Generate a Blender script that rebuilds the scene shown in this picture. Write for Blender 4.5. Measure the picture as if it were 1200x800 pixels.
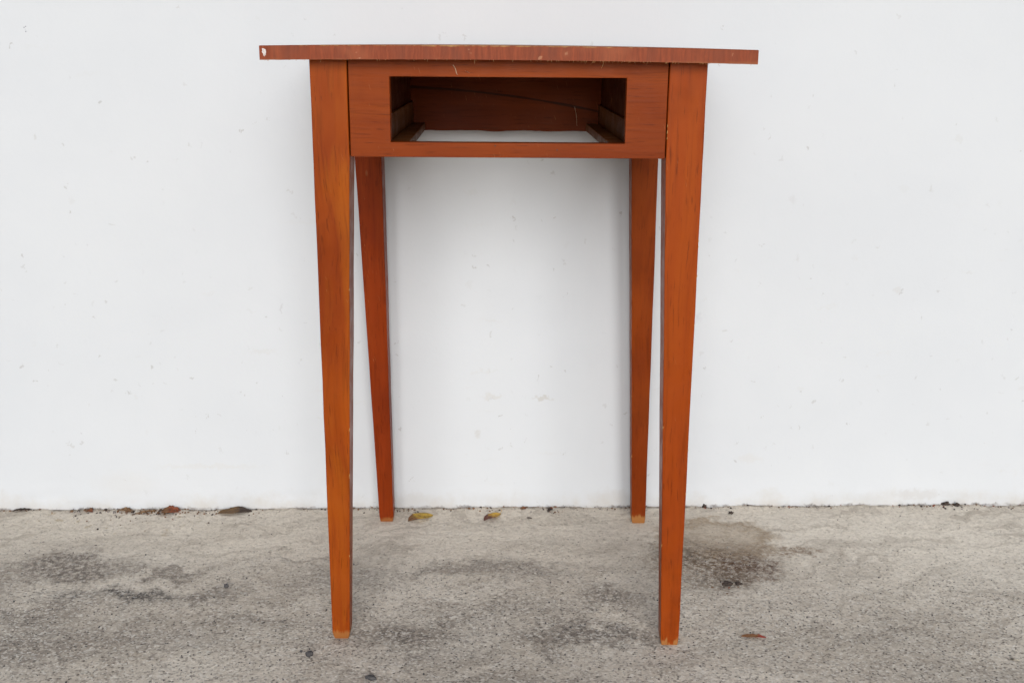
import bpy, bmesh, math, random
from mathutils import Vector, Matrix, noise

for o in list(bpy.data.objects):
    bpy.data.objects.remove(o, do_unlink=True)
sc = bpy.context.scene
COL = sc.collection
RAD = math.radians

# ------------------------------------------------------------------ camera
cam_d = bpy.data.cameras.new('camera')
cam_d.sensor_width = 36.0
cam_d.lens = 38.4
cam_d.clip_start = 0.01
cam_d.clip_end = 200
cam = bpy.data.objects.new('camera', cam_d)
COL.objects.link(cam)
cam.matrix_world = (Matrix.Translation((0, 0, 0.756))
                    @ Matrix.Rotation(RAD(90 - 15.3), 4, 'X')
                    @ Matrix.Rotation(RAD(0.40), 4, 'Z'))
sc.camera = cam

# ------------------------------------------------------------------ sky, sun, exposure
SUN_AZ = RAD(178)      # from +Y clockwise: behind the camera, to its right
SUN_EL = RAD(20.5)
world = bpy.data.worlds.new('World')
sc.world = world
world.use_nodes = True
wn = world.node_tree
wn.nodes.clear()
sky = wn.nodes.new('ShaderNodeTexSky')
sky.sky_type = 'NISHITA'
sky.sun_disc = False
sky.sun_elevation = SUN_EL
sky.sun_rotation = SUN_AZ
sky.dust_density = 1.0
sky.air_density = 1.0
sky.ozone_density = 1.0
hsv = wn.nodes.new('ShaderNodeHueSaturation')
hsv.inputs['Saturation'].default_value = 0.70      # overcast: nearly white
bg = wn.nodes.new('ShaderNodeBackground')
bg.inputs['Strength'].default_value = 0.050
wo = wn.nodes.new('ShaderNodeOutputWorld')
wn.links.new(sky.outputs[0], hsv.inputs['Color'])
wn.links.new(hsv.outputs[0], bg.inputs['Color'])
wn.links.new(bg.outputs[0], wo.inputs['Surface'])

sun_d = bpy.data.lights.new('sun', 'SUN')
sun_d.energy = 2.3
sun_d.angle = RAD(34)
sun_d.color = (1.0, 0.99, 0.975)
sun = bpy.data.objects.new('sun', sun_d)
COL.objects.link(sun)
sdir = Vector((math.sin(SUN_AZ) * math.cos(SUN_EL), math.cos(SUN_AZ) * math.cos(SUN_EL), math.sin(SUN_EL)))
sun.rotation_euler = sdir.to_track_quat('Z', 'Y').to_euler()
sun.location = sdir * 6

sc.view_settings.view_transform = 'Standard'
sc.view_settings.look = 'None'
sc.view_settings.gamma = 1.0
sc.view_settings.use_curve_mapping = False
sc.view_settings.exposure = 0.38
sc.render.engine = 'CYCLES'
sc.cycles.use_adaptive_sampling = True
sc.cycles.adaptive_threshold = 0.03
sc.cycles.max_bounces = 6
sc.cycles.diffuse_bounces = 3
sc.cycles.glossy_bounces = 3


# ------------------------------------------------------------------ helpers
def new_obj(name, mesh, mat=None, parent=None):
    o = bpy.data.objects.new(name, mesh)
    COL.objects.link(o)
    if mat:
        mesh.materials.append(mat)
    if parent:
        o.parent = parent
    return o


def bm_obj(name, bm, mat=None, parent=None, smooth=False):
    me = bpy.data.meshes.new(name)
    bmesh.ops.recalc_face_normals(bm, faces=bm.faces[:])
    bm.to_mesh(me)
    bm.free()
    if smooth:
        for p in me.polygons:
            p.use_smooth = True
    return new_obj(name, me, mat, parent)


def tag(o, label, cat=None, group=None):
    o['label'] = label
    if cat:
        o['category'] = cat
    if group:
        o['group'] = group
    return o


class NT:
    """small wrapper for building node materials"""
    def __init__(self, name):
        self.m = bpy.data.materials.new(name)
        self.m.use_nodes = True
        self.t = self.m.node_tree
        self.t.nodes.clear()
        self.out = self.t.nodes.new('ShaderNodeOutputMaterial')
        self.b = self.t.nodes.new('ShaderNodeBsdfPrincipled')
        self.t.links.new(self.b.outputs[0], self.out.inputs['Surface'])
        tc = self.t.nodes.new('ShaderNodeTexCoord')
        self.obj = tc.outputs['Object']
        self.dim = '3D'

    def put(self, sock, v):
        if isinstance(v, bpy.types.NodeSocket):
            self.t.links.new(v, sock)
        elif v is not None:
            if isinstance(v, (tuple, list)) and len(v) == 3 and sock.type == 'RGBA':
                v = (*v, 1.0)
            sock.default_value = v

    def math(self, op, a, b=None, c=None, clamp=False):
        n = self.t.nodes.new('ShaderNodeMath')
        n.operation = op
        n.use_clamp = clamp
        self.put(n.inputs[0], a)
        self.put(n.inputs[1], b)
        self.put(n.inputs[2], c)
        return n.outputs[0]

    def vmath(self, op, a, b=None):
        n = self.t.nodes.new('ShaderNodeVectorMath')
        n.operation = op
        self.put(n.inputs[0], a)
        if b is not None:
            self.put(n.inputs[1], b)
        return n.outputs['Value'] if op in ('LENGTH', 'DOT_PRODUCT', 'DISTANCE') else n.outputs[0]

    def noise(self, vec, scale, detail=4, rough=0.55, dist=0.0, color=False):
        n = self.t.nodes.new('ShaderNodeTexNoise')
        n.noise_dimensions = self.dim
        self.put(n.inputs['Vector'], vec)
        n.inputs['Scale'].default_value = scale
        n.inputs['Detail'].default_value = detail
        n.inputs['Roughness'].default_value = rough
        n.inputs['Distortion'].default_value = dist
        return n.outputs['Color' if color else 'Fac']

    def voro(self, vec, scale, feature='F1', out='Distance', rnd=1.0):
        n = self.t.nodes.new('ShaderNodeTexVoronoi')
        n.feature = feature
        n.voronoi_dimensions = self.dim
        self.put(n.inputs['Vector'], vec)
        n.inputs['Scale'].default_value = scale
        n.inputs['Randomness'].default_value = rnd
        return n.outputs[out]

    def voro2(self, vec, scale):
        d = self.voro(vec, scale)
        return d, self.sep(d.node.outputs['Color'])

    def ramp(self, fac, a, b, lo=0.0, hi=1.0, smooth=True):
        n = self.t.nodes.new('ShaderNodeMapRange')
        n.interpolation_type = 'SMOOTHSTEP' if smooth else 'LINEAR'
        self.put(n.inputs['Value'], fac)
        n.inputs['From Min'].default_value = a
        n.inputs['From Max'].default_value = b
        n.inputs['To Min'].default_value = lo
        n.inputs['To Max'].default_value = hi
        return n.outputs[0]

    def mix(self, fac, a, b, mode='MIX'):
        n = self.t.nodes.new('ShaderNodeMix')
        n.data_type = 'RGBA'
        n.blend_type = mode
        self.put(n.inputs[0], fac)
        self.put(n.inputs[6], a)
        self.put(n.inputs[7], b)
        return n.outputs[2]

    def sep(self, vec):
        n = self.t.nodes.new('ShaderNodeSeparateXYZ')
        self.put(n.inputs[0], vec)
        return n.outputs

    def bump(self, h, strength, dist, normal=None):
        n = self.t.nodes.new('ShaderNodeBump')
        self.put(n.inputs['Height'], h)
        n.inputs['Strength'].default_value = strength
        n.inputs['Distance'].default_value = dist
        if normal is not None:
            self.put(n.inputs['Normal'], normal)
        return n.outputs[0]

    def blob(self, vec, c, r, soft=0.6):
        """1 inside an ellipsoid at c with radii r, falling to 0; vec may be warped"""
        d = self.vmath('SUBTRACT', vec, c)
        d = self.vmath('DIVIDE', d, r)
        return self.ramp(self.vmath('LENGTH', d), 1.0, 1.0 - soft)

    def set(self, color=None, rough=None, normal=None, spec=0.5, coat=None, coat_rough=0.2):
        self.put(self.b.inputs['Base Color'], color)
        self.put(self.b.inputs['Roughness'], rough)
        if normal is not None:
            self.put(self.b.inputs['Normal'], normal)
        self.b.inputs['Specular IOR Level'].default_value = spec
        if coat:
            self.b.inputs['Coat Weight'].default_value = coat
            self.b.inputs['Coat Roughness'].default_value = coat_rough
        return self.m


WALL_Y0, WALL_SLOPE = 1.706, 0.030


def wall_y(x):
    return WALL_Y0 + WALL_SLOPE * x


# ------------------------------------------------------------------ materials of the setting
def concrete_mat():
    n = NT('worn_concrete')
    n.dim = '2D'
    P = n.obj
    xyz = n.sep(P)
    wv = n.noise(P, 9.0, 5, 0.6, color=True)
    warp = n.vmath('MULTIPLY', n.vmath('SUBTRACT', wv, (0.5, 0.5, 0.5)), (0.16, 0.16, 0.0))
    W = n.vmath('ADD', P, warp)
    wv2 = n.noise(P, 34.0, 4, 0.65, color=True)
    W2 = n.vmath('ADD', W, n.vmath('MULTIPLY', n.vmath('SUBTRACT', wv2, (0.5, 0.5, 0.5)), (0.06, 0.06, 0.0)))
    big = n.noise(P, 3.2, 6, 0.6)
    mid = n.noise(n.vmath('MULTIPLY', P, (0.75, 1.4, 1.0)), 14.0, 6, 0.65, 0.3)
    fine = n.noise(P, 120.0, 4, 0.7)
    col = n.mix(n.ramp(big, 0.32, 0.66), C_DARK, C_LIGHT)
    col = n.mix(n.ramp(mid, 0.30, 0.72, 0.0, 0.55), col, (C_DARK[0] * 0.90, C_DARK[1] * 0.885, C_DARK[2] * 0.87))
    # paler trowelled strip beside the wall and worn pale area on the right
    strip = n.ramp(n.sep(W)[1], 1.50, 1.63)
    col = n.mix(n.math('MULTIPLY', strip, 0.60), col, (0.75, 0.675, 0.57))
    pale = n.blob(W2, (0.68, 1.58, 0), (0.55, 0.24, 1.0), 0.9)
    col = n.mix(n.math('MULTIPLY', pale, 0.95), col, (0.80, 0.73, 0.63))
    pale2 = n.blob(W2, (0.05, 1.52, 0), (0.30, 0.05, 1.0), 0.9)
    col = n.mix(n.math('MULTIPLY', pale2, 0.55), col, (0.73, 0.655, 0.555))
    pale3 = n.blob(W2, (-0.36, 1.55, 0), (0.22, 0.07, 1.0), 0.9)
    col = n.mix(n.math('MULTIPLY', pale3, 0.65), col, (0.73, 0.655, 0.555))

    # swirled trowel marks
    rot = n.t.nodes.new('ShaderNodeVectorRotate')
    rot.rotation_type = 'Z_AXIS'
    rot.inputs['Angle'].default_value = RAD(-22)
    n.put(rot.inputs['Vector'], W)
    tr = n.vmath('MULTIPLY', rot.outputs[0], (4.5, 24.0, 1.0))
    tm = n.noise(tr, 1.0, 5, 0.65, 1.2)
    col = n.mix(n.ramp(tm, 0.45, 0.72, 0.0, 0.60), col, (0.38, 0.325, 0.265))
    col = n.mix(n.ramp(tm, 0.45, 0.25, 0.0, 0.30), col, (0.75, 0.675, 0.57))
    grit_mask = n.ramp(n.noise(P, 110.0, 3, 0.75), 0.34, 0.60, 0.30, 1.0)
    W3 = n.vmath('ADD', P, n.vmath('MULTIPLY', n.vmath('SUBTRACT', wv2, (0.5, 0.5, 0.5)), (0.085, 0.085, 0.0)))
    # dirt stains, each with a ragged outline of its own
    def stain(cx, cy, rx, ry, colour, k, soft=0.75, vec=None):
        nonlocal col
        m = n.blob(vec or W2, (cx, cy, 0), (rx, ry, 1.0), soft)
        col = n.mix(n.math('MULTIPLY', n.math('MULTIPLY', m, grit_mask), k), col, colour)
    grime = (0.140, 0.115, 0.097)
    stain(-0.555, 1.385, 0.105, 0.045, (0.055, 0.050, 0.048), 1.0)
    stain(-0.655, 1.475, 0.150, 0.060, grime, 0.92)
    stain(-0.50, 1.462, 0.075, 0.024, grime, 0.75)
    stain(-0.43, 1.400, 0.090, 0.025, grime, 0.75)
    stain(-0.80, 1.40, 0.16, 0.07, grime, 0.75)
    stain(-0.55, 1.27, 0.22, 0.06, grime, 0.55)
    stain(-0.25, 1.44, 0.12, 0.05, grime, 0.50)
    stain(0.02, 1.36, 0.16, 0.05, grime, 0.45)
    stain(-0.13, 1.29, 0.05, 0.05, grime, 0.70)
    stain(0.14, 1.30, 0.10, 0.03, (0.09, 0.075, 0.065), 0.75, 0.9, W3)
    stain(-0.66, 1.330, 0.12, 0.055, grime, 0.70)
    stain(-0.72, 1.235, 0.20, 0.085, grime, 0.75)
    stain(-0.36, 1.320, 0.13, 0.045, grime, 0.40)
    stain(-0.30, 1.500, 0.10, 0.020, grime, 0.45)
    stain(-0.05, 1.475, 0.22, 0.040, grime, 0.60)
    stain(-0.14, 1.300, 0.20, 0.10, grime, 0.50)
    stain(0.14, 1.395, 0.085, 0.055, grime, 0.80)
    stain(0.10, 1.285, 0.14, 0.045, grime, 0.80)
    stain(0.50, 1.300, 0.16, 0.05, grime, 0.35)
    stain(0.0, 1.16, 0.40, 0.06, grime, 0.45)
    stain(0.62, 1.20, 0.25, 0.06, grime, 0.30)
    # the dried brown spill by the right legs
    sp = n.blob(W3, (0.325, 1.590, 0), (0.110, 0.088, 1.0), 0.30)
    spin = n.blob(W3, (0.325, 1.590, 0), (0.095, 0.073, 1.0), 0.5)
    rim = n.math('SUBTRACT', sp, n.math('MULTIPLY', spin, 0.45))
    col = n.mix(n.math('MULTIPLY', rim, 0.85), col, (0.330, 0.240, 0.150))
    stain(0.300, 1.505, 0.155, 0.105, (0.135, 0.082, 0.042), 1.0, 0.95, W3)
    stain(0.255, 1.545, 0.06, 0.06, (0.13, 0.105, 0.08), 0.8, 0.9, W3)
    stain(0.360, 1.492, 0.060, 0.050, (0.085, 0.036, 0.016), 1.0, 0.8, W3)
    stain(0.330, 1.470, 0.050, 0.040, (0.12, 0.065, 0.032), 0.9, 0.9, W3)
    stain(0.445, 1.545, 0.085, 0.016, (0.22, 0.150, 0.095), 0.85, 0.8, W3)
    stain(0.30, 1.440, 0.075, 0.045, (0.15, 0.115, 0.085), 0.75, 0.9, W3)
    # ochre specks near the wall at left
    oc = n.ramp(n.noise(P, 48.0, 3, 0.6), 0.62, 0.70)
    oc = n.math('MULTIPLY', oc, n.blob(W, (-0.70, 1.64, 0), (0.30, 0.06, 1.0), 0.6))
    col = n.mix(n.math('MULTIPLY', oc, 0.5), col, (0.35, 0.25, 0.12))
    # dirt line in the joint with the wall
    j = n.math('SUBTRACT', xyz[1], n.math('MULTIPLY', xyz[0], WALL_SLOPE))
    jn = n.math('ADD', j, n.math('MULTIPLY', n.math('SUBTRACT', n.noise(P, 70.0, 4, 0.7), 0.5), 0.020))
    jl = n.ramp(jn, WALL_Y0 - 0.012, WALL_Y0 - 0.001)
    jl = n.math('MULTIPLY', jl, n.ramp(n.noise(P, 22.0, 4, 0.7), 0.40, 0.60, 0.12, 0.80))
    col = n.mix(jl, col, (0.085, 0.068, 0.055))
    # exposed sand and small stones, stronger away from the trowelled strip
    agg = n.ramp(n.sep(W)[1], 1.62, 1.30, 0.25, 1.0)
    cells = n.voro(P, 380.0, out='Color')
    cv = n.sep(cells)[0]
    lightg = n.math('MULTIPLY', n.ramp(cv, 0.70, 1.0), n.math('MULTIPLY', agg, 0.55))
    col = n.mix(lightg, col, (0.78, 0.75, 0.70))
    darkg = n.math('MULTIPLY', n.ramp(cv, 0.34, 0.0), n.math('MULTIPLY', agg, 0.52))
    col = n.mix(darkg, col, (0.10, 0.09, 0.085))
    c2d, c2 = n.voro2(P, 230.0)
    pit = n.math('MULTIPLY', n.ramp(c2[1], 0.12, 0.03), n.ramp(c2d, 0.40, 0.22))
    col = n.mix(n.math('MULTIPLY', pit, n.math('MULTIPLY', agg, 0.8)), col, (0.07, 0.062, 0.058))
    col = n.mix(n.ramp(fine, 0.38, 0.72, 0.0, 0.30), col, (0.34, 0.29, 0.24))
    h = n.math('ADD', n.math('MULTIPLY', n.math('MULTIPLY', cv, agg), 0.8), n.math('MULTIPLY', fine, 0.7))
    h = n.math('SUBTRACT', h, n.math('MULTIPLY', pit, 1.2))
    nb = n.bump(h, 0.9, 0.0026)
    nb = n.bump(mid, 0.5, 0.004, nb)
    return n.set(col, n.ramp(mid, 0.2, 0.8, 0.78, 0.95), nb, spec=0.25)


C_DARK = (0.580, 0.518, 0.442)
C_LIGHT = (0.725, 0.660, 0.572)


def wall_mat():
    n = NT('white_wall_paint')
    n.dim = '2D'
    xyz = n.sep(n.obj)
    cmb = n.t.nodes.new('ShaderNodeCombineXYZ')
    n.put(cmb.inputs[0], xyz[0])
    n.put(cmb.inputs[1], xyz[2])
    P = cmb.outputs[0]          # the face of the wall laid out as x, height
    base = n.mix(n.ramp(n.noise(P, 2.5, 5, 0.6), 0.3, 0.7), (0.582, 0.606, 0.638), (0.602, 0.625, 0.654))
    # small fly specks, chips and fine dirt; denser low down
    dens = n.ramp(xyz[2], 0.75, 0.10, 0.35, 1.0)
    Wp = n.vmath('ADD', P, n.vmath('MULTIPLY', n.vmath('SUBTRACT', n.noise(P, 90.0, 3, 0.6, color=True), (0.5, 0.5, 0.5)), (0.02, 0.02, 0.0)))
    Pf = Wp
    for sc_, r0, keep, k, c in ((26.0, 0.080, 0.26, 0.30, (0.36, 0.35, 0.34)),
                                (48.0, 0.11, 0.22, 0.45, (0.30, 0.29, 0.28)),
                                (13.0, 0.08, 0.25, 0.16, (0.48, 0.47, 0.45))):
        d, rc = n.voro2(Pf, sc_)
        on = n.math('LESS_THAN', rc[0], n.math('MULTIPLY', dens, keep))
        sz = n.math('MULTIPLY', rc[1], r0)
        m = n.math('MULTIPLY', n.ramp(n.math('SUBTRACT', d, sz), 0.02, -0.02), on)
        m = n.math('MULTIPLY', m, n.math('MULTIPLY', n.ramp(rc[2], 0, 1, 0.25, 1.0), k))
        base = n.mix(m, base, c)
    # scuffs: stretched faint rubs
    sv = n.vmath('MULTIPLY', Wp, (9.0, 60.0, 0.0))
    sm = n.ramp(n.noise(sv, 1.0, 3, 0.6), 0.66, 0.78)
    sm = n.math('MULTIPLY', sm, n.ramp(n.noise(P, 4.0, 2, 0.5), 0.48, 0.62))
    base = n.mix(n.math('MULTIPLY', sm, n.math('MULTIPLY', dens, 0.22)), base, (0.52, 0.50, 0.46))
    # single marks
    for cx, cz, rx, rz, k, c in ((0.052, 0.193, 0.020, 0.004, 0.45, (0.42, 0.39, 0.34)),
                                 (-0.030, 0.196, 0.022, 0.007, 0.30, (0.50, 0.47, 0.42)),
                                 (-0.055, 0.130, 0.006, 0.008, 0.35, (0.45, 0.43, 0.40)),
                                 (0.300, 0.330, 0.006, 0.014, 0.28, (0.45, 0.44, 0.48)),
                                 (-0.370, 0.345, 0.003, 0.013, 0.40, (0.42, 0.42, 0.44)),
                                 (0.440, 0.520, 0.009, 0.007, 0.30, (0.48, 0.48, 0.50)),
                                 (0.620, 0.375, 0.008, 0.008, 0.30, (0.50, 0.49, 0.48)),
                                 (0.455, 0.425, 0.007, 0.009, 0.30, (0.46, 0.46, 0.46)),
                                 (-0.300, 0.482, 0.090, 0.004, 0.14, (0.55, 0.54, 0.52)),
                                 (-0.500, 0.075, 0.120, 0.006, 0.18, (0.55, 0.52, 0.47)),
                                 (-0.640, 0.045, 0.070, 0.030, 0.16, (0.55, 0.52, 0.48)),
                                 (0.400, 0.085, 0.030, 0.010, 0.20, (0.55, 0.52, 0.48)),
                                 (0.690, 0.020, 0.060, 0.012, 0.35, (0.45, 0.43, 0.41)),
                                 (-0.170, 0.012, 0.045, 0.020, 0.35, (0.48, 0.46, 0.44)),
                                 (0.170, 0.015, 0.050, 0.022, 0.35, (0.48, 0.46, 0.44)),
                                 (0.262, 0.008, 0.035, 0.016, 0.30, (0.48, 0.46, 0.44)),
                                 (0.235, 0.640, 0.0030, 0.0030, 0.9, (0.10, 0.08, 0.12)),
                                 (-0.725, 0.770, 0.0022, 0.0026, 0.9, (0.05, 0.06, 0.12))):
        m = n.blob(Wp, (cx, cz, 0), (rx, rz, 1), 0.7)
        base = n.mix(n.math('MULTIPLY', m, k), base, c)
    # splash dirt along the foot of the wall
    zz = n.math('ADD', xyz[2], n.math('MULTIPLY', n.math('SUBTRACT', n.noise(P, 26.0, 5, 0.7), 0.5), 0.05))
    foot = n.math('MULTIPLY', n.ramp(zz, 0.035, -0.008), n.ramp(n.noise(P, 12.0, 4, 0.6), 0.35, 0.65, 0.15, 0.75))
    base = n.mix(n.math('MULTIPLY', foot, 0.95), base, (0.50, 0.475, 0.44))
    z2 = n.math('ADD', xyz[2], n.math('MULTIPLY', n.math('SUBTRACT', n.noise(P, 95.0, 4, 0.7), 0.5), 0.012))
    line = n.math('MULTIPLY', n.ramp(z2, 0.0040, 0.0005), n.ramp(n.noise(P, 18.0, 4, 0.65), 0.44, 0.62, 0.08, 0.75))
    base = n.mix(line, base, (0.12, 0.10, 0.09))
    h = n.math('ADD', n.noise(P, 7.0, 5, 0.6), n.math('MULTIPLY', n.noise(P, 90.0, 3, 0.6), 0.10))
    nb = n.bump(h, 0.18, 0.005)
    return n.set(base, 0.65, nb, spec=0.25)


# ------------------------------------------------------------------ ground
def ground_height(x, y):
    fade = max(0.0, 1.0 - max(0.0, abs(x) - 1.2) / 0.6)
    z = 0.0016 * noise.noise(Vector((x * 7, y * 7, 0.3)))
    z += 0.0009 * noise.noise(Vector((x * 26, y * 26, 4.1)))
    z += 0.0006 * noise.noise(Vector((x * 75, y * 75, 9.1)))
    dw = wall_y(x) - y
    if -0.02 < dw < 0.03:           # crumbly joint against the wall
        k = 1.0 - max(0.0, dw) / 0.03
        z += k * (0.0022 * noise.noise(Vector((x * 40, 1.7, 0.0))) + 0.0016 * noise.noise(Vector((x * 11, 7.7, 0.0))))
    for fx, fy in FEET:
        d = math.hypot(x - fx, y - fy)
        if d < 0.05:
            z *= d / 0.05
    return z * fade


FEET = ((-0.221, 1.289), (0.208, 1.281), (-0.203, 1.655), (0.208, 1.655))


def axis(lo, hi, step, far):
    a = [lo + i * step for i in range(int(round((hi - lo) / step)) + 1)]
    s, v, left = step, lo, []
    while v > -far:
        s *= 1.6
        v -= s
        left.append(v)
    s, v, right = step, a[-1], []
    while v < far:
        s *= 1.6
        v += s
        right.append(v)
    return left[::-1] + a + right


GX = axis(-1.05, 1.05, 0.006, 9.0)
GY = axis(1.02, 1.80, 0.005, 9.0)
verts = [(x, y, ground_height(x, y) if 0.9 < y < 1.85 and abs(x) < 1.8 else 0.0) for y in GY for x in GX]
nx = len(GX)
faces = [(j * nx + i, j * nx + i + 1, (j + 1) * nx + i + 1, (j + 1) * nx + i)
         for j in range(len(GY) - 1) for i in range(nx - 1)]
me = bpy.data.meshes.new('ground')
me.from_pydata(verts, [], faces)
for p in me.polygons:
    p.use_smooth = True
ground = new_obj('ground', me, concrete_mat())
ground['kind'] = 'structure'

# ------------------------------------------------------------------ wall
bm = bmesh.new()
xs = axis(-1.05, 1.05, 0.02, 8.0)
zs = [-0.05, -0.02] + [0.0 + 0.006 * i for i in range(12)] + [0.07 + 0.025 * i for i in range(36)] + [1.3, 1.8, 2.6, 3.4]
grid = []
for z in zs:
    row = []
    for x in xs:
        dy = 0.0
        if abs(x) < 1.4 and z < 1.3:
            dy = 0.0018 * noise.noise(Vector((x * 3, z * 3, 2.0))) + 0.0007 * noise.noise(Vector((x * 14, z * 14, 5.0)))
            if z < 0.05:
                dy -= 0.0030 * (1 - max(z, 0) / 0.05) * (0.5 + noise.noise(Vector((x * 22, z * 60, 8.0))))
        row.append(bm.verts.new((x, WALL_SLOPE * x + dy, z)))
    grid.append(row)
for j in range(len(zs) - 1):
    for i in range(len(xs) - 1):
        bm.faces.new((grid[j][i], grid[j][i + 1], grid[j + 1][i + 1], grid[j + 1][i]))
# thickness behind the face
T = 0.24
bl = [bm.verts.new((xs[i], WALL_SLOPE * xs[i] + T, zs[k])) for i, k in ((0, 0), (-1, 0), (-1, -1), (0, -1))]
bm.faces.new(bl)
bm.faces.new([grid[-1][i] for i in range(len(xs))] + [bl[2], bl[3]])
bm.faces.new([grid[j][0] for j in range(len(zs))] + [bl[3], bl[0]])
bm.faces.new([grid[j][-1] for j in range(len(zs))] + [bl[2], bl[1]])
wall = bm_obj('wall', bm, wall_mat())
wall.location = (0, WALL_Y0, 0)
for p in wall.data.polygons:
    p.use_smooth = len(p.vertices) == 4 and p.area < 0.5
tag(wall, 'white painted masonry wall with specks and dirt along its foot behind the table', 'wall')


# ------------------------------------------------------------------ wood
def wood_mat(name, light, dark, axis_i=2, seed=0.0, coat=0.35, fig=0.5, pale=None, worn=None, extra=None, wave=0.0):
    n = NT(name)
    P = n.vmath('ADD', n.obj, (seed * 1.37, seed * 0.71, seed * 2.13))
    st = [26.0, 26.0, 26.0]
    st[axis_i] = 1.6
    wob = n.vmath('MULTIPLY', n.vmath('SUBTRACT', n.noise(P, 5.0, 2, 0.5, color=True), (0.5, 0.5, 0.5)), (0.02 + wave, 0.02 + wave, 0.02 + wave))
    Q = n.vmath('ADD', P, wob)
    g1 = n.noise(n.vmath('MULTIPLY', Q, tuple(st)), 1.0, 5, 0.6, 0.4)
    st2 = [240.0, 240.0, 240.0]
    st2[axis_i] = 9.0
    g2 = n.noise(n.vmath('MULTIPLY', Q, tuple(st2)), 1.0, 3, 0.6)
    col = n.mix(n.ramp(g1, 0.34, 0.66), dark, light)
    if pale:
        st3 = [34.0, 34.0, 34.0]
        st3[axis_i] = 3.5
        g3 = n.noise(n.vmath('MULTIPLY', Q, tuple(st3)), 1.0, 3, 0.55, 0.8)
        col = n.mix(n.math('MULTIPLY', n.ramp(g3, 0.48, 0.68), fig), col, pale)
    col = n.mix(n.ramp(g2, 0.50, 0.74, 0.0, 0.46), col, tuple(c * 0.45 for c in dark))
    lz = [6.0, 6.0, 6.0]
    tone = n.noise(n.vmath('MULTIPLY', P, tuple(lz)), 1.0, 2, 0.5)
    col = n.mix(n.ramp(tone, 0.42, 0.66, 0.0, 0.45), col, tuple(c * k for c, k in zip(light, (1.08, 1.16, 1.1))))
    col = n.mix(n.ramp(tone, 0.50, 0.30, 0.0, 0.60), col, tuple(c * k for c, k in zip(dark, (0.78, 0.68, 0.8))))
    blot = n.noise(P, 11.0, 4, 0.6)
    col = n.mix(n.ramp(blot, 0.50, 0.75, 0.0, 0.30), col, tuple(c * 0.55 for c in dark))
    rough = n.ramp(n.noise(P, 40.0, 4, 0.6), 0.3, 0.7, 0.34, 0.52)
    # rubbed spots and scratches in the varnish
    sc1, rc = n.voro2(n.vmath('MULTIPLY', Q, (55.0, 55.0, 22.0)), 1.0)
    m = n.math('MULTIPLY', n.ramp(sc1, 0.20, 0.08), n.math('LESS_THAN', rc[0], 0.05))
    col = n.mix(n.math('MULTIPLY', m, 0.55), col, (0.50, 0.27, 0.12))
    pv = [520.0, 520.0, 520.0]
    pv[axis_i] = 26.0
    pore = n.ramp(n.noise(n.vmath('MULTIPLY', Q, tuple(pv)), 1.0, 2, 0.6), 0.60, 0.72)
    col = n.mix(n.math('MULTIPLY', pore, 0.55), col, tuple(c * 0.35 for c in dark))
    sd = n.math('ADD', n.vmath('DOT_PRODUCT', P, (0.93, 0.10, 0.25)), 0.0)
    se = n.math('ADD', n.vmath('DOT_PRODUCT', P, (-0.25, 0.30, 0.93)), 0.0)
    cb = n.t.nodes.new('ShaderNodeCombineXYZ')
    n.put(cb.inputs[0], n.math('MULTIPLY', sd, 900.0))
    n.put(cb.inputs[1], n.math('MULTIPLY', se, 55.0))
    n.dim = '2D'
    scr = n.ramp(n.noise(cb.outputs[0], 1.0, 1, 0.5), 0.785, 0.83)
    n.dim = '3D'
    scr = n.math('MULTIPLY', scr, n.ramp(n.noise(P, 13.0, 2, 0.5), 0.50, 0.62))
    col = n.mix(n.math('MULTIPLY', scr, 0.40), col, (0.42, 0.20, 0.085))
    if worn:
        col = worn(n, col, P)
    if extra:
        col = extra(n, col)
    nb = n.bump(n.math('ADD', g2, n.math('MULTIPLY', blot, 0.6)), 0.25, 0.0008)
    return n.set(col, rough, nb, spec=0.09 if coat > 0.15 else 0.04, coat=coat * 0.14, coat_rough=0.18)


def worn_foot(z1, ragged, colour, k):
    def f(n, col, P):
        z = n.sep(n.obj)[2]
        v = n.vmath('MULTIPLY', P, (230.0, 230.0, 9.0))
        zz = n.math('ADD', z, n.math('MULTIPLY', n.math('SUBTRACT', n.noise(v, 1.0, 3, 0.6), 0.5), ragged))
        return n.mix(n.ramp(zz, z1 + 0.003, z1 - 0.003, 0.0, k), col, colour)
    return f


RAW = (0.36, 0.17, 0.055)
M_LEG_A = wood_mat('varnished_leg_wood_orange', (0.324, 0.065, 0.0051), (0.224, 0.036, 0.0033), 2, 1.0, 0.3, 0.42, (0.377, 0.107, 0.0066), worn_foot(0.012, 0.016, RAW, 0.55), wave=0.006)
M_LEG_B = wood_mat('varnished_leg_wood_red', (0.281, 0.046, 0.0039), (0.206, 0.030, 0.0030), 2, 2.0, 0.3, 0.45, (0.316, 0.063, 0.0048), worn_foot(0.008, 0.060, RAW, 0.75))
M_LEG_C = wood_mat('varnished_back_leg_wood', (0.250, 0.033, 0.0036), (0.180, 0.023, 0.0027), 2, 3.0, 0.3, 0.4, (0.281, 0.046, 0.0042), worn_foot(0.006, 0.012, RAW, 0.5))
M_LEG_D = wood_mat('varnished_back_leg_wood_brown', (0.254, 0.043, 0.0042), (0.189, 0.030, 0.0033), 2, 4.0, 0.3, 0.4, (0.290, 0.056, 0.0048), worn_foot(0.014, 0.018, RAW, 0.75))
M_APRON = wood_mat('apron_veneer', (0.242, 0.043, 0.0045), (0.189, 0.031, 0.0036), 0, 5.0, 0.25, 0.3, (0.263, 0.053, 0.0051))
M_SIDE = wood_mat('side_apron_veneer', (0.215, 0.036, 0.0042), (0.166, 0.027, 0.0033), 1, 6.0, 0.25)
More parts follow.
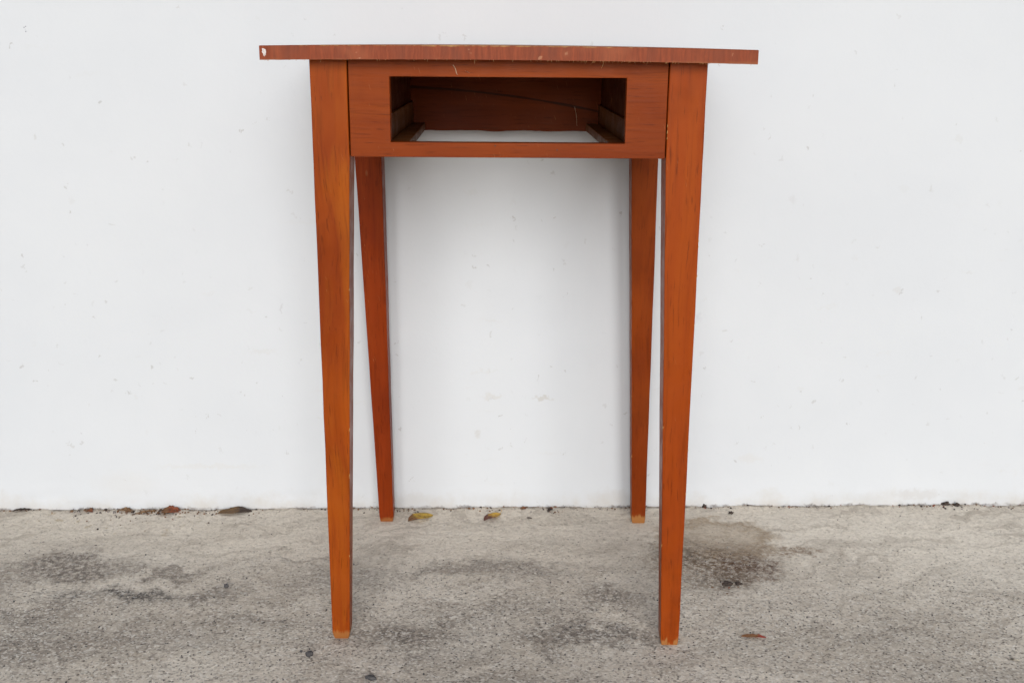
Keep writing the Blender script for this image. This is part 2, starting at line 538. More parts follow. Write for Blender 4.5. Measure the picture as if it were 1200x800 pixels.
M_TOP = wood_mat('tabletop_veneer', (0.248, 0.060, 0.0090), (0.182, 0.039, 0.0060), 0, 7.0, 0.3)
M_INNER = wood_mat('shaded_inner_wood', (0.060, 0.015, 0.005), (0.040, 0.010, 0.004), 1, 8.0, 0.0)  # side boards: shade of the drawer cavity is put into this dark colour
M_RUN = wood_mat('shaded_raw_runner_wood', (0.135, 0.050, 0.018), (0.085, 0.032, 0.012), 1, 9.0, 0.0)  # raw wood, its colour darkened to carry the shade inside the drawer


def crack(n, col):
    xyz = n.sep(n.obj)
    x = n.math('SUBTRACT', xyz[0], 0.0)
    # curved dark split falling to the right
    z = n.math('ADD', n.math('MULTIPLY', n.math('MULTIPLY', x, x), -0.30), n.math('MULTIPLY', x, -0.130))
    z = n.math('ADD', z, 0.6800)
    w = n.math('ABSOLUTE', n.math('SUBTRACT', xyz[2], z))
    w = n.math('SUBTRACT', w, n.math('MULTIPLY', n.noise(n.obj, 18.0, 3, 0.6), 0.0030))
    m = n.ramp(w, 0.0010, -0.0006)
    col = n.mix(n.math('MULTIPLY', m, 0.75), col, (0.016, 0.005, 0.003))
    return col


M_BACK = wood_mat('shaded_back_apron_wood', (0.135, 0.025, 0.005), (0.090, 0.016, 0.004), 0, 10.0, 0.1, extra=crack)  # board colour darkened to stand in for shade at the back of the cavity


def edge_mat():
    n = NT('edge_banding')
    P = n.obj
    v = n.vmath('MULTIPLY', n.vmath('ADD', P, n.vmath('MULTIPLY', n.noise(P, 60.0, 3, 0.6, color=True), (0.006, 0.0, 0.0))), (330.0, 20.0, 26.0))
    v2 = n.vmath('MULTIPLY', P, (38.0, 20.0, 16.0))
    col = n.mix(n.ramp(n.noise(v, 1.0, 3, 0.6), 0.22, 0.78), (0.160, 0.029, 0.008), (0.270, 0.052, 0.014))
    col = n.mix(n.ramp(n.noise(v2, 1.0, 3, 0.6), 0.42, 0.70, 0.0, 0.5), col, (0.16, 0.040, 0.018))
    col = n.mix(n.ramp(n.noise(P, 14.0, 3, 0.6), 0.50, 0.70, 0.0, 0.35), col, (0.34, 0.10, 0.04))
    z = n.sep(P)[2]
    zz = n.math('ADD', z, n.math('MULTIPLY', n.math('SUBTRACT', n.noise(P, 80.0, 4, 0.7), 0.5), 0.006))
    col = n.mix(n.ramp(zz, 0.0026, 0.0006, 0.0, 0.55), col, (0.27, 0.09, 0.03))
    topw = n.ramp(zz, 0.0162, 0.0180, 0.0, 0.7)
    col = n.mix(topw, col, (0.50, 0.32, 0.12))
    chips = n.ramp(n.noise(P, 55.0, 3, 0.6), 0.68, 0.74)
    col = n.mix(n.math('MULTIPLY', chips, 0.5), col, (0.48, 0.24, 0.13))
    nb = n.bump(n.noise(v, 1.0, 3, 0.6), 0.2, 0.0005)
    return n.set(col, 0.5, nb, spec=0.2)


M_EDGE = edge_mat()


def plain(name, c, rough=0.7, c2=None, scale=200.0, spec=0.3):
    n = NT(name)
    f = n.ramp(n.noise(n.obj, scale, 4, 0.65), 0.3, 0.7)
    col = n.mix(f, c, c2 or tuple(v * 0.6 for v in c))
    return n.set(col, rough, n.bump(f, 0.3, 0.0006), spec=spec)


# ------------------------------------------------------------------ the table
table = bpy.data.objects.new('table', None)
COL.objects.link(table)
table.empty_display_size = 0.05
table.location = (0, 1.465, 0)
tag(table, 'small reddish brown wooden side table with tapered legs and an empty drawer opening', 'table')
TY = 1.465      # parts are modelled with y relative to this


def part(name, bm, mat, parent=None, smooth=False, bevel=0.0, seg=2):
    o = bm_obj(name, bm, mat, parent or table, smooth)
    if bevel:
        b = o.modifiers.new('bevel', 'BEVEL')
        b.width = bevel
        b.segments = seg
        b.limit_method = 'ANGLE'
        b.angle_limit = RAD(40)
    return o


def add_box(bm, x0, x1, y0, y1, z0, z1):
    v = [bm.verts.new(p) for p in ((x0, y0, z0), (x1, y0, z0), (x1, y1, z0), (x0, y1, z0),
                                   (x0, y0, z1), (x1, y0, z1), (x1, y1, z1), (x0, y1, z1))]
    for f in ((0, 3, 2, 1), (4, 5, 6, 7), (0, 1, 5, 4), (1, 2, 6, 5), (2, 3, 7, 6), (3, 0, 4, 7)):
        bm.faces.new([v[i] for i in f])
    return v


Z_TOP_B = 0.7347       # underside of the tabletop at its ends


def leg(top, foot, mat, seed, toe=0.0012):
    """tapered leg: straight block at the apron, then an even taper to the foot"""
    rnd = random.Random(seed)
    bm = bmesh.new()
    zl = [0.7370, 0.690, 0.640, 0.622] + [0.622 * (1 - i / 14) for i in range(1, 14)] + [0.010, 0.003, -0.0012]
    rings = []
    for z in zl:
        t = 0.0 if z >= 0.622 else 1 - z / 0.622
        r = [a + (b - a) * t for a, b in zip(top, foot)]
        j = 0.00025
        s = 0.0
        if z < 0.008:
            s = toe * (1.0 if z < 0.0 else 0.45)
        x0, x1, y0, y1 = r[0] + s + rnd.uniform(-j, j), r[1] - s + rnd.uniform(-j, j), r[2] + s, r[3] - s
        y0 -= TY
        y1 -= TY
        rings.append([bm.verts.new(p) for p in ((x0, y0, z), (x1, y0, z), (x1, y1, z), (x0, y1, z))])
    for a, b in zip(rings, rings[1:]):
        for i in range(4):
            k = (i + 1) % 4
            bm.faces.new((a[i], a[k], b[k], b[i]))
    bm.faces.new(rings[0])
    bm.faces.new(rings[-1][::-1])
    return part('leg', bm, mat, bevel=0.0011, seg=2)


LEGD = (((-0.2312, -0.1892, 1.272, 1.314), (-0.2325, -0.2100, 1.279, 1.302)),
        ((0.1762, 0.2190, 1.272, 1.314), (0.1962, 0.2196, 1.269, 1.292)),
        ((-0.2354, -0.1950, 1.626, 1.667), (-0.2140, -0.1917, 1.6435, 1.667)),
        ((0.1736, 0.2140, 1.626, 1.667), (0.1973, 0.2196, 1.6435, 1.667)))
LEGS = [leg(*LEGD[0], M_LEG_A, 1, 0.0026), leg(*LEGD[1], M_LEG_B, 2, 0.0016), leg(*LEGD[2], M_LEG_C, 3), leg(*LEGD[3], M_LEG_D, 4)]

# pale bruises where the varnish has chipped off the leg edges
M_CHIP = plain('bare_wood_chip', (0.46, 0.27, 0.10), 0.7, (0.34, 0.16, 0.05), 500.0)


def edge_chips(lg, top, foot, side, zs_):
    bm = bmesh.new()
    rr = random.Random(len(zs_) * 7 + int(side > 0))
    for z in zs_:
        t = 0.0 if z >= 0.622 else 1 - z / 0.622
        x = (top[1] + (foot[1] - top[1]) * t - 0.0004) if side > 0 else (top[0] + (foot[0] - top[0]) * t + 0.0004)
        y = top[2] + (foot[2] - top[2]) * t - TY + 0.0004
        h = rr.uniform(0.0010, 0.0030)
        mtx = Matrix.Translation((x, y, z)) @ Matrix.Rotation(rr.uniform(-0.2, 0.2), 4, 'Y') @ Matrix.Diagonal((0.0006, 0.0006, h, 1))
        bmesh.ops.create_icosphere(bm, subdivisions=1, radius=1.0, matrix=mtx)
    o = part('edge_chips', bm, M_CHIP, lg)
    o['kind'] = 'stuff'


edge_chips(LEGS[1], *LEGD[1], 1, (0.532, 0.525, 0.489, 0.43, 0.401, 0.36, 0.27, 0.212, 0.131, 0.06))
edge_chips(LEGS[1], *LEGD[1], -1, (0.665, 0.658, 0.651, 0.30, 0.142))
edge_chips(LEGS[0], *LEGD[0], 1, (0.47, 0.292, 0.231, 0.228, 0.12))
edge_chips(LEGS[3], *LEGD[3], -1, (0.22, 0.118))

# front apron: one veneered board with the drawer opening cut out
bm = bmesh.new()
ox = (-0.1880, -0.1413, 0.1285, 0.1753)
oz = (0.6272, 0.6440, 0.7177, 0.7375)
FY0, FY1 = 1.2748 - TY, 1.2920 - TY
gv = {}
for yi, y in enumerate((FY0, FY1)):
    for i, x in enumerate(ox):
        for k, z in enumerate(oz):
            gv[yi, i, k] = bm.verts.new((x, y, z))
for i in range(3):
    for k in range(3):
        if (i, k) == (1, 1):
            continue
        bm.faces.new((gv[0, i, k], gv[0, i + 1, k], gv[0, i + 1, k + 1], gv[0, i, k + 1]))
        bm.faces.new((gv[1, i, k], gv[1, i, k + 1], gv[1, i + 1, k + 1], gv[1, i + 1, k]))
for i in range(3):
    for k in (0, 3):
        bm.faces.new((gv[0, i, k], gv[1, i, k], gv[1, i + 1, k], gv[0, i + 1, k]))
        bm.faces.new((gv[0, k, i], gv[0, k, i + 1], gv[1, k, i + 1], gv[1, k, i]))
bm.faces.new([gv[0, 1, 1], gv[1, 1, 1], gv[1, 2, 1], gv[0, 2, 1]])
bm.faces.new([gv[0, 1, 2], gv[0, 2, 2], gv[1, 2, 2], gv[1, 1, 2]])
bm.faces.new([gv[0, 1, 1], gv[0, 1, 2], gv[1, 1, 2], gv[1, 1, 1]])
bm.faces.new([gv[0, 2, 1], gv[1, 2, 1], gv[1, 2, 2], gv[0, 2, 2]])
front = part('front_apron', bm, M_APRON, bevel=0.0007)
front['label'] = 'front board with empty drawer opening'
# tiny nail heads left in the lower rail
for x, z in ((0.0505, 0.6365), (-0.021, 0.6408)):
    bm = bmesh.new()
    bmesh.ops.create_cone(bm, cap_ends=True, segments=10, radius1=0.0009, radius2=0.0007, depth=0.0008,
                          matrix=Matrix.Translation((x, FY0 - 0.0003, z)) @ Matrix.Rotation(RAD(90), 4, 'X'))
    part('nail_head', bm, plain('nail_iron', (0.04, 0.035, 0.03), 0.5), front)

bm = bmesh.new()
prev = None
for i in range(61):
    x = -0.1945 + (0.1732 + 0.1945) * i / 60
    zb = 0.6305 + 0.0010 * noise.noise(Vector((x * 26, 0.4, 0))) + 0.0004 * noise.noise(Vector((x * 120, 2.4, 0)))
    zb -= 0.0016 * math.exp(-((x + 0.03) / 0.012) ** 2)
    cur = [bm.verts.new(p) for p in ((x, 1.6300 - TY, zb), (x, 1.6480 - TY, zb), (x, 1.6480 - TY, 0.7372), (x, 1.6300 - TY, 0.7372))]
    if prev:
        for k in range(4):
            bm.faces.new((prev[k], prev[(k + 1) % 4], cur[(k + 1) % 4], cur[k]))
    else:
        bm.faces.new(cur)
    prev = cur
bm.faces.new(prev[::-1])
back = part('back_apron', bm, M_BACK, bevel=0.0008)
bm = bmesh.new(); add_box(bm, -0.2270, -0.2090, 1.3145 - TY, 1.6255 - TY, 0.6275, 0.7358)
part('side_apron', bm, M_SIDE, bevel=0.0008)
bm = bmesh.new(); add_box(bm, 0.1955, 0.2135, 1.3145 - TY, 1.6255 - TY, 0.6275, 0.7358)
part('side_apron', bm, M_SIDE, bevel=0.0008)


def slanted(name, mat, xa0, xa1, xb0, xb1, z0, z1, bevel=0.0008):
    """a lengthwise strip whose x runs from a (front) to b (back)"""
    bm = bmesh.new()
    y0, y1 = 1.2925 - TY, 1.6295 - TY
    v = [bm.verts.new(p) for p in ((xa0, y0, z0), (xa1, y0, z0), (xb1, y1, z0), (xb0, y1, z0),
                                   (xa0, y0, z1), (xa1, y0, z1), (xb1, y1, z1), (xb0, y1, z1))]
    for f in ((0, 3, 2, 1), (4, 5, 6, 7), (0, 1, 5, 4), (1, 2, 6, 5), (2, 3, 7, 6), (3, 0, 4, 7)):
        bm.faces.new([v[i] for i in f])
    return part(name, bm, mat, bevel=bevel)


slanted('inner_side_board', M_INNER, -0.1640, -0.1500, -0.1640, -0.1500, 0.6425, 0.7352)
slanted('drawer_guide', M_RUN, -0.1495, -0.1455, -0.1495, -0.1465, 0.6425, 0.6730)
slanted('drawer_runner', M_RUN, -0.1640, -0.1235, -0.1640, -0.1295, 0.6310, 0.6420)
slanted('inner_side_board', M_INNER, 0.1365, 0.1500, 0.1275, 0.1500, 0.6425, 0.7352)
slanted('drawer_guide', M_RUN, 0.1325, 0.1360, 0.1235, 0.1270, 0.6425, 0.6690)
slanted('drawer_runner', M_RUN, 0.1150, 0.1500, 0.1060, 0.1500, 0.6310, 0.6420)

# tabletop, very slightly crowned along its length
TX0, TX1, TYF, TYB = -0.2820, 0.2706, 1.2510, 1.6830


def crown(x):
    u = (x - 0.5 * (TX0 + TX1)) / (0.5 * (TX1 - TX0))
    return 0.0024 * (1 - u * u) - 0.0006 * u


bm = bmesh.new()
N = 48
rows = []
for i in range(N + 1):
    x = TX0 + (TX1 - TX0) * i / N
    c = crown(x)
    rows.append([bm.verts.new(p) for p in ((x, TYF - TY, Z_TOP_B + c), (x, TYB - TY, Z_TOP_B + c),
                                           (x, TYB - TY, Z_TOP_B + 0.0155 + c), (x, TYF - TY, Z_TOP_B + 0.0155 + c))])
for a, b in zip(rows, rows[1:]):
    for i in range(4):
        k = (i + 1) % 4
        bm.faces.new((a[i], a[k], b[k], b[i]))
bm.faces.new(rows[0])
bm.faces.new(rows[-1][::-1])
top = part('table_top', bm, M_TOP, bevel=0.0006)

# front edge band with a frayed lower edge (z is measured from the band's own bottom)
rnd = random.Random(11)
bm = bmesh.new()
N = 420
prev = None
for i in range(N + 1):
    x = TX0 + (TX1 - TX0) * i / N
    c = crown(x)
    fr = 0.0003 * noise.noise(Vector((x * 60, 0, 0))) + 0.0003 * max(0.0, noise.noise(Vector((x * 400, 3, 0))))
    if rnd.random() < 0.03:
        fr += rnd.uniform(0.0002, 0.0008)
    zb, zt = c - fr, c + 0.0153 - 0.0002 * rnd.random()
    ya, yb = -0.0011 + 0.0002 * noise.noise(Vector((x * 30, 1, 1))), 0.0004
    cur = [bm.verts.new(p) for p in ((x, ya, zb), (x, ya, zt - 0.0006), (x, ya + 0.0005, zt), (x, yb, zt), (x, yb, zb + 0.0004))]
    if prev:
        for k in range(5):
            q = (k + 1) % 5
            bm.faces.new((prev[k], prev[q], cur[q], cur[k]))
    else:
        bm.faces.new(cur)
    prev = cur
bm.faces.new(prev[::-1])
edge = part('edge_band', bm, M_EDGE, top)
edge.location = (0, TYF - TY, Z_TOP_B)
edge['label'] = 'streaked veneer edge band with frayed lower edge'
# chipped white spot at the left end of the band
bm = bmesh.new()
ring = []
for i in range(14):
    a = 2 * math.pi * i / 14
    r = 1.0 + 0.55 * noise.noise(Vector((math.cos(a) * 2.2, math.sin(a) * 2.2, 0.5)))
    ring.append(bm.verts.new((TX0 + 0.0052 + 0.0021 * r * math.cos(a) - 0.0010 * math.sin(a), TYF - TY - 0.0012, Z_TOP_B + 0.0092 + 0.0042 * r * math.sin(a))))
bm.faces.new(ring)
bmesh.ops.recalc_face_normals(bm, faces=bm.faces[:])
ext = bmesh.ops.extrude_face_region(bm, geom=bm.faces[:])
for g in ext['geom']:
    if isinstance(g, bmesh.types.BMVert):
        g.co.y -= 0.0003
part('paint_spot', bm, plain('white_paint_spot', (0.66, 0.62, 0.62), 0.5, (0.45, 0.36, 0.31), 420.0), top)

# splinters and lint hanging from the edge
M_SPL = plain('pale_splinter', (0.48, 0.27, 0.11), 0.6, (0.36, 0.16, 0.05), 600.0)
M_LINT = plain('pale_lint', (0.80, 0.68, 0.50), 0.7, (0.66, 0.50, 0.32), 600.0)


def strand(bm, pts, r):
    rings = []
    for i, p in enumerate(pts):
        rr = r * (1.0 if i < len(pts) - 1 else 0.4)
        rings.append([bm.verts.new(Vector(p) + Vector((math.cos(a) * rr, math.sin(a) * rr, 0))) for a in (0.5, 2.6, 4.7)])
    for a, b in zip(rings, rings[1:]):
        for i in range(3):
            k = (i + 1) % 3
            bm.faces.new((a[i], a[k], b[k], b[i]))
    bm.faces.new(rings[0])
    bm.faces.new(rings[-1][::-1])


bm = bmesh.new()
for k in range(95):
    x = TX0 + (TX1 - TX0) * rnd.random()
    if rnd.random() < 0.4:
        x = 0.03 + 0.20 * rnd.random()
    L = rnd.uniform(0.0006, 0.0022) * (1.6 if rnd.random() < 0.12 else 1.0)
    z = Z_TOP_B + crown(x)
    y = TYF - TY - 0.0009
    dx = rnd.uniform(-0.8, 0.8) * L
    strand(bm, [(x, y, z + 0.0006), (x + dx * 0.5, y - 0.0003, z - L * 0.5), (x + dx, y - 0.0004, z - L)], rnd.uniform(0.00012, 0.00024))
fray = part('frayed_fibres', bm, M_SPL, top)
fray['kind'] = 'stuff'
for pts, r in ((((-0.0690, -0.002, -0.0060), (-0.0665, -0.004, -0.0095), (-0.0650, -0.0045, -0.0150), (-0.0640, -0.004, -0.0170)), 0.00042),
               (((-0.0560, -0.002, -0.0125), (-0.0530, -0.004, -0.0130), (-0.0505, -0.0035, -0.0142)), 0.00032),
               (((0.1000, -0.002, 0.0005), (0.0985, -0.003, -0.0050), (0.0970, -0.003, -0.0085)), 0.00028),
               (((0.0885, -0.002, 0.0005), (0.0870, -0.003, -0.0022), (0.0840, -0.003, -0.0040)), 0.00024),
               (((-0.0440, -0.002, 0.0005), (-0.0435, -0.003, -0.0030), (-0.0440, -0.003, -0.0045)), 0.00022)):
    bm = bmesh.new()
    y_ = TYF - TY
    deep = pts[0][2] < -0.002        # lint caught on the rail face
    strand(bm, [(p[0], (FY0 + 0.0004 + p[1] * 0.3) if deep else y_ + p[1] * 0.5, Z_TOP_B + 0.0022 + p[2]) for p in pts], r)
    part('lint' if deep else 'splinter', bm, M_LINT if deep else M_SPL, top)
# cobweb thread inside the drawer opening
bm = bmesh.new()
strand(bm, [(0.088, 1.61 - TY, 0.667), (0.0905, 1.605 - TY, 0.655), (0.0915, 1.60 - TY, 0.640)], 0.00025)
part('cobweb_thread', bm, M_LINT)


# ------------------------------------------------------------------ leaves and litter
def leaf_mat(name, base, tip, dark, split=0.0):
    n = NT(name)
    x = n.sep(n.obj)[0]
    xx = n.math('ADD', x, n.math('MULTIPLY', n.math('SUBTRACT', n.noise(n.obj, 130.0, 3, 0.6), 0.5), 0.02))
    col = n.mix(n.ramp(xx, split - 0.004, split + 0.004), base, tip)
    col = n.mix(n.ramp(n.noise(n.obj, 220.0, 4, 0.7), 0.50, 0.68, 0.0, 0.85), col, dark)
    return n.set(col, 0.7, n.bump(n.noise(n.obj, 400.0, 3, 0.6), 0.4, 0.0008), spec=0.3)


def leaf(name, loc, rz, L, W, curl, mat, label, cat, arch=0.1, stalk=0.0, ragged=0.0, seed=0, twist=0.0, group=None):
    """a thin curled leaf: x along its length, edges rolled up by curl (radians)"""
    rd = random.Random(seed)
    bm = bmesh.new()
    nu, nv = 14, 8
    g = []
    for i in range(nu + 1):
        u = i / nu
        w = W * (math.sin(math.pi * min(1, max(0.0, u)) ** 0.8) ** 0.75 * 0.95 + 0.05)
        row = []
        for j in range(nv + 1):
            v = j / nv * 2 - 1
            ww = w * (1 + ragged * noise.noise(Vector((u * 9 + seed, v * 2, 1.0))))
            c = curl * (0.8 + 0.4 * math.sin(u * 5 + seed))
            a = v * c
            if abs(c) > 0.05:
                y = ww * 0.5 / c * math.sin(a) * 1.0
                z = ww * 0.5 / c * (1 - math.cos(a))
            else:
                y, z = ww * 0.5 * v, 0
            x = (u - 0.5) * L + ragged * 0.1 * L * noise.noise(Vector((v * 3, seed, u * 2)))
            z += arch * L * (u * (1 - u)) * 1.0 + 0.0006 * noise.noise(Vector((x * 200, y * 200, seed)))
            tw = twist * (u - 0.5)
            y, z = y * math.cos(tw) - z * math.sin(tw), y * math.sin(tw) + z * math.cos(tw)
            row.append(bm.verts.new((x, y, z)))
        g.append(row)
    for i in range(nu):
        for j in range(nv):
            bm.faces.new((g[i][j], g[i + 1][j], g[i + 1][j + 1], g[i][j + 1]))
    zmin = min(v.co.z for v in bm.verts)
    for v in bm.verts:
        v.co.z -= zmin
    o = bm_obj(name, bm, mat, None, True)
    s = o.modifiers.new('thickness', 'SOLIDIFY')
    s.thickness = 0.0005
    s.offset = 0
    o.location = (loc[0], loc[1], ground_height(loc[0], loc[1]) + 0.0006)
    o.rotation_euler = (0, 0, rz)
    tag(o, label, cat, group)
    if stalk:
        bm = bmesh.new()
        strand(bm, [(L * 0.42, 0, 0.0015), (L * 0.5 + stalk * 0.5, 0.002, 0.003), (L * 0.5 + stalk, 0.005, 0.006)], 0.0005)
        bm_obj('stalk', bm, mat, o)
    return o


def lump(name, loc, r, mat, label, cat, seed=0, sub=3, rough=0.35, rz=0.0, sink=0.25):
    bm = bmesh.new()
    bmesh.ops.create_icosphere(bm, subdivisions=sub, radius=1.0)
    for v in bm.verts:
        k = 1 + rough * noise.noise(v.co * 1.4 + Vector((seed, 0, 0))) + rough * 0.5 * noise.noise(v.co * 3.5 + Vector((0, seed, 0)))
        v.co = Vector((v.co.x * r[0], v.co.y * r[1], v.co.z * r[2])) * k
    o = bm_obj(name, bm, mat, None, sub > 2)
    o.location = (loc[0], loc[1], ground_height(loc[0], loc[1]) + r[2] * (1 - sink))
    o.rotation_euler = (0, 0, rz)
    return tag(o, label, cat)


M_YEL = leaf_mat('yellowing_leaf', (0.16, 0.075, 0.035), (0.46, 0.30, 0.050), (0.20, 0.10, 0.035), -0.008)
M_YEL2 = leaf_mat('yellowing_leaf_red', (0.11, 0.045, 0.035), (0.48, 0.30, 0.055), (0.30, 0.13, 0.05), -0.002)
M_DRY = leaf_mat('dry_dark_leaf', (0.16, 0.095, 0.045), (0.055, 0.040, 0.032), (0.060, 0.040, 0.028), 0.006)
M_RED = leaf_mat('dry_red_leaf', (0.20, 0.10, 0.045), (0.21, 0.060, 0.026), (0.060, 0.028, 0.018), 0.0)
M_TAN = leaf_mat('dry_tan_leaf', (0.26, 0.16, 0.085), (0.20, 0.11, 0.05), (0.09, 0.055, 0.035), 0.0)
M_BLK = plain('dark_litter', (0.030, 0.024, 0.022), 0.8, (0.070, 0.050, 0.040), 300.0)
M_STN = plain('dark_stone', (0.050, 0.048, 0.052), 0.8, (0.10, 0.095, 0.095), 400.0)
M_TWG = leaf_mat('red_brown_husk', (0.22, 0.105, 0.045), (0.28, 0.040, 0.026), (0.15, 0.06, 0.03), 0.006)

leaf('dry_leaf', (-0.148, 1.656), RAD(32), 0.046, 0.025, 1.0, M_YEL, 'yellow leaf with brown end lying beside the back leg nearest the left', 'leaf', 0.10, 0, 0.15, 1, 0.3)
leaf('dry_leaf', (-0.030, 1.662), RAD(44), 0.038, 0.018, 1.2, M_YEL2, 'slim yellow and reddish leaf with stalk under the middle of the table', 'leaf', 0.12, 0.006, 0.15, 2, 0.4)
leaf('dry_leaf', (-0.459, 1.677), RAD(8), 0.056, 0.026, 1.2, M_DRY, 'dark brown curled dry leaf at the wall foot left of the table', 'leaf', 0.06, 0, 0.35, 3, 0.35)
leaf('dry_leaf', (-0.568, 1.676), RAD(10), 0.040, 0.026, 1.0, M_RED, 'rusty red crumpled dry leaf at the wall foot', 'leaf', 0.06, 0, 0.7, 4, 0.7)
leaf('dry_leaf', (-0.606, 1.671), RAD(24), 0.034, 0.008, 0.8, M_TAN, 'thin tan leaf sliver beside the rusty red leaf', 'leaf', 0.08, 0, 0.5, 5, 0.4)
leaf('dry_leaf', (-0.640, 1.677), RAD(-15), 0.026, 0.013, 1.0, M_TAN, 'torn brown leaf scrap at the wall foot, second litter from the left', 'leaf', 0.08, 0, 0.8, 6, 0.5)
leaf('dry_leaf', (-0.700, 1.677), RAD(-40), 0.016, 0.009, 1.0, M_RED, 'small curled brown leaf scrap at the wall near the far left', 'leaf', 0.3, 0, 0.6, 7, 0.8)
leaf('bark_strip', (-0.812, 1.675), RAD(12), 0.030, 0.008, 1.2, M_BLK, 'dark flat bark strip at the wall foot at the far left', 'bark', 0.22, 0, 0.5, 8, 0.6)
leaf('dry_husk', (0.322, 1.290), RAD(-4), 0.033, 0.009, 1.5, M_TWG, 'red tipped brown husk lying alone on the concrete right of the front leg', 'husk', 0.10, 0, 0.25, 9, 0.3)
leaf('leaf_flake', (0.031, 1.660), RAD(-18), 0.009, 0.004, 0.6, M_BLK, 'tiny dark flake on the concrete near the wall under the table', 'flake', 0.15, 0, 0.3, 10)
leaf('leaf_flake', (0.021, 1.697), RAD(15), 0.010, 0.008, 0.9, M_RED, 'small dark red flake against the wall under the table', 'flake', 0.3, 0, 0.5, 11, 0.5)
leaf('seed_husk', (0.066, 1.689), RAD(62), 0.015, 0.009, 1.3, M_BLK, 'small dark crumpled seed husk near the wall under the table', 'husk', 0.3, 0, 0.7, 12, 0.8)
leaf('seed_husk', (0.645, 1.240), RAD(-12), 0.012, 0.004, 1.0, leaf_mat('pale_husk', (0.05, 0.04, 0.03), (0.62, 0.56, 0.46), (0.30, 0.26, 0.20), -0.001), 'tiny pale tipped husk on the concrete at the far right', 'husk', 0.15, 0, 0.2, 13)

lump('pebble', (-0.256, 1.238), (0.0048, 0.0042, 0.0036), M_STN, 'small dark pebble just in front of the left front leg', 'pebble', 1, rz=0.4)
lump('pebble', (-0.268, 1.247), (0.0018, 0.0018, 0.0014), M_STN, 'smallest dark pebble beside the pebble by the left front leg', 'pebble', 5)
lump('pebble', (-0.171, 1.187), (0.0072, 0.0038, 0.0032), M_STN, 'elongated dark pebble at the bottom edge of the picture', 'pebble', 2, rz=-0.3)
lump('pebble', (-0.408, 1.420), (0.0036, 0.0032, 0.0028), M_STN, 'small dark pebble on the concrete left of the table', 'pebble', 3)
lump('dirt_clod', (0.315, 1.436), (0.0062, 0.0046, 0.0032), M_BLK, 'black crumbly dirt clod below the brown stain', 'dirt', 4, rough=0.9)
lump('dirt_clod', (0.331, 1.438), (0.0040, 0.0030, 0.0022), M_BLK, 'smaller dirt crumb right of the black dirt clod', 'dirt', 6, rough=0.9)
lump('dirt_clod', (0.742, 1.725), (0.0060, 0.0030, 0.0028), M_BLK, 'black dirt clump against the wall foot on the right', 'dirt', 7, rough=0.9)
lump('dirt_clod', (0.758, 1.720), (0.0034, 0.0028, 0.0030), M_BLK, 'smaller black crumb beside the clump at the right wall foot', 'dirt', 8, rough=0.9)
lump('dirt_clod', (0.328, 1.713), (0.0034, 0.0026, 0.0034), M_BLK, 'black crumb against the wall just right of the table', 'dirt', 9, rough=0.8)
lump('dirt_clod', (0.368, 1.685), (0.0032, 0.0028, 0.0026), M_BLK, 'tiny dark crumb on the concrete above the brown stain', 'dirt', 10, rough=0.8)


def grains(name, mats, spots, seed):
    """many tiny crumbs in one mesh"""
    rd = random.Random(seed)
    vs, fs, mi = [], [], []
    for (x, y, r) in spots:
        b = len(vs)
        z = ground_height(x, y)
        a0 = rd.random() * 6.28
        k = 5
        h = r * rd.uniform(0.5, 1.1)
        for i in range(k):
            a = a0 + i * 6.283 / k
            q = r * rd.uniform(0.6, 1.25)
            vs.append((x + math.cos(a) * q, y + math.sin(a) * q, z - 0.0002))
        for i in range(k):
            a = a0 + i * 6.283 / k + 0.3
            q = r * rd.uniform(0.3, 0.8)
            vs.append((x + math.cos(a) * q, y + math.sin(a) * q, z + h * rd.uniform(0.7, 1.0)))
        m = rd.choices(range(len(mats)), [w for _, w in mats])[0]
        for i in range(k):
            j = (i + 1) % k
            fs.append((b + i, b + j, b + k + j, b + k + i))
            mi.append(m)
        fs.append(tuple(b + k + i for i in range(k)))
        mi.append(m)
    me = bpy.data.meshes.new(name)
    me.from_pydata(vs, [], fs)
    for m, _ in mats:
        me.materials.append(m)
    me.polygons.foreach_set('material_index', mi)
    o = new_obj(name, me)
    o['kind'] = 'stuff'
    return o


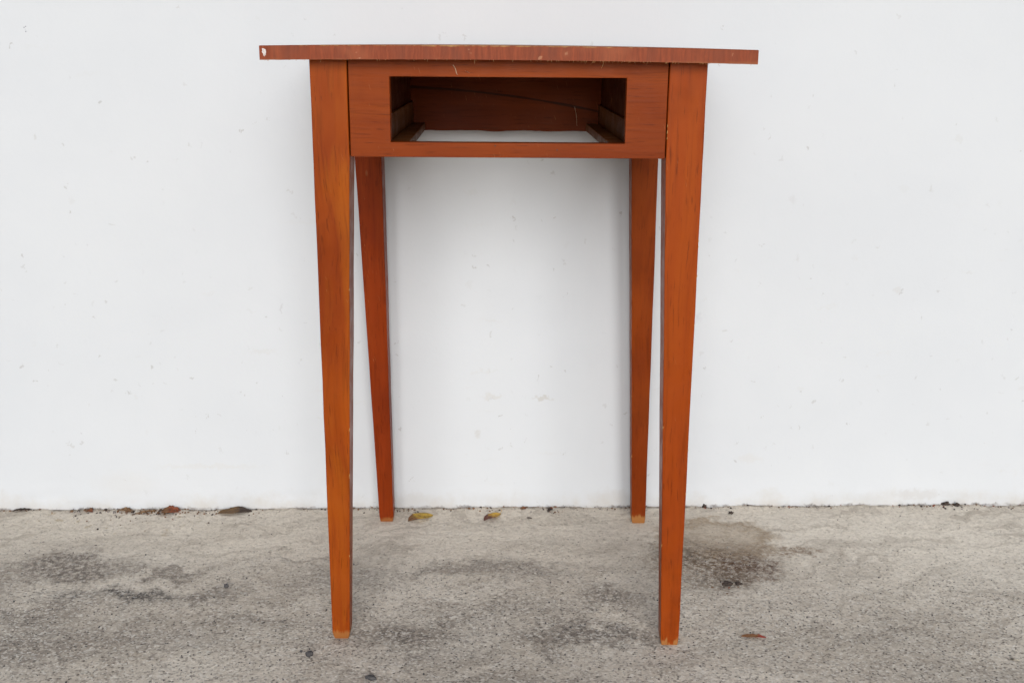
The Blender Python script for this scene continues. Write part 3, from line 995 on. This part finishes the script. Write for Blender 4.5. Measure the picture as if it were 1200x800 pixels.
rd = random.Random(5)
M_GRIT_L = plain('pale_grit', (0.56, 0.52, 0.47), 0.85, (0.42, 0.39, 0.35), 300.0)
M_GRIT_M = plain('grey_grit', (0.30, 0.275, 0.25), 0.9, (0.22, 0.20, 0.185), 300.0)
M_GRIT_B = plain('brown_grit', (0.13, 0.085, 0.055), 0.9, (0.20, 0.12, 0.07), 300.0)
spots = []
while len(spots) < 5200:
    x, y = rd.uniform(-0.95, 0.95), rd.uniform(1.08, 1.70)
    if y > wall_y(x) - 0.004:
        continue
    p = 1.0 if y < 1.42 else max(0.10, 1.0 - (y - 1.42) / 0.18)
    if rd.random() < p * (0.35 + 0.65 * (0.5 + noise.noise(Vector((x * 8, y * 8, 3.0))))):
        spots.append((x, y, 0.0006 + 0.0011 * rd.random() ** 2.5))
g = grains('concrete_grit', [(M_GRIT_L, 5), (M_GRIT_M, 5), (M_STN, 3)], spots, 6)
tag(g, 'loose sand grains and exposed grit over the concrete', 'grit')
spots = []
while len(spots) < 620:
    x = rd.uniform(-0.95, 0.95)
    d = abs(rd.gauss(0, 0.006)) + 0.001
    if noise.noise(Vector((x * 9, 0.0, 5.0))) + rd.uniform(-0.35, 0.35) < 0.0:
        continue
    spots.append((x, wall_y(x) - d, 0.0006 + 0.0019 * rd.random() ** 3))
# small crumbs near the leaves and back legs
for cx, cy, sx, sy, k in ((-0.60, 1.674, 0.07, 0.009, 150), (-0.66, 1.660, 0.09, 0.016, 40), (-0.175, 1.690, 0.03, 0.006, 45), (0.07, 1.69, 0.03, 0.006, 16),
                          (-0.69, 1.63, 0.14, 0.03, 22), (0.31, 1.44, 0.03, 0.02, 20), (0.75, 1.715, 0.05, 0.007, 30)):
    for i in range(k):
        spots.append((rd.gauss(cx, sx), min(rd.gauss(cy, sy), wall_y(cx) - 0.004), 0.0006 + 0.0018 * rd.random() ** 2))
for i in range(46):
    cx = rd.choice((-0.70, -0.64, -0.60, -0.585, -0.57))
    spots.append((rd.gauss(cx, 0.02), rd.gauss(1.675, 0.005), 0.0014 + 0.0022 * rd.random()))
g = grains('wall_foot_crumbs', [(M_BLK, 5), (M_GRIT_B, 4), (M_GRIT_M, 3), (M_RED, 3)], spots, 7)
tag(g, 'dark crumbs of dirt and leaf bits along the wall foot', 'crumbs')
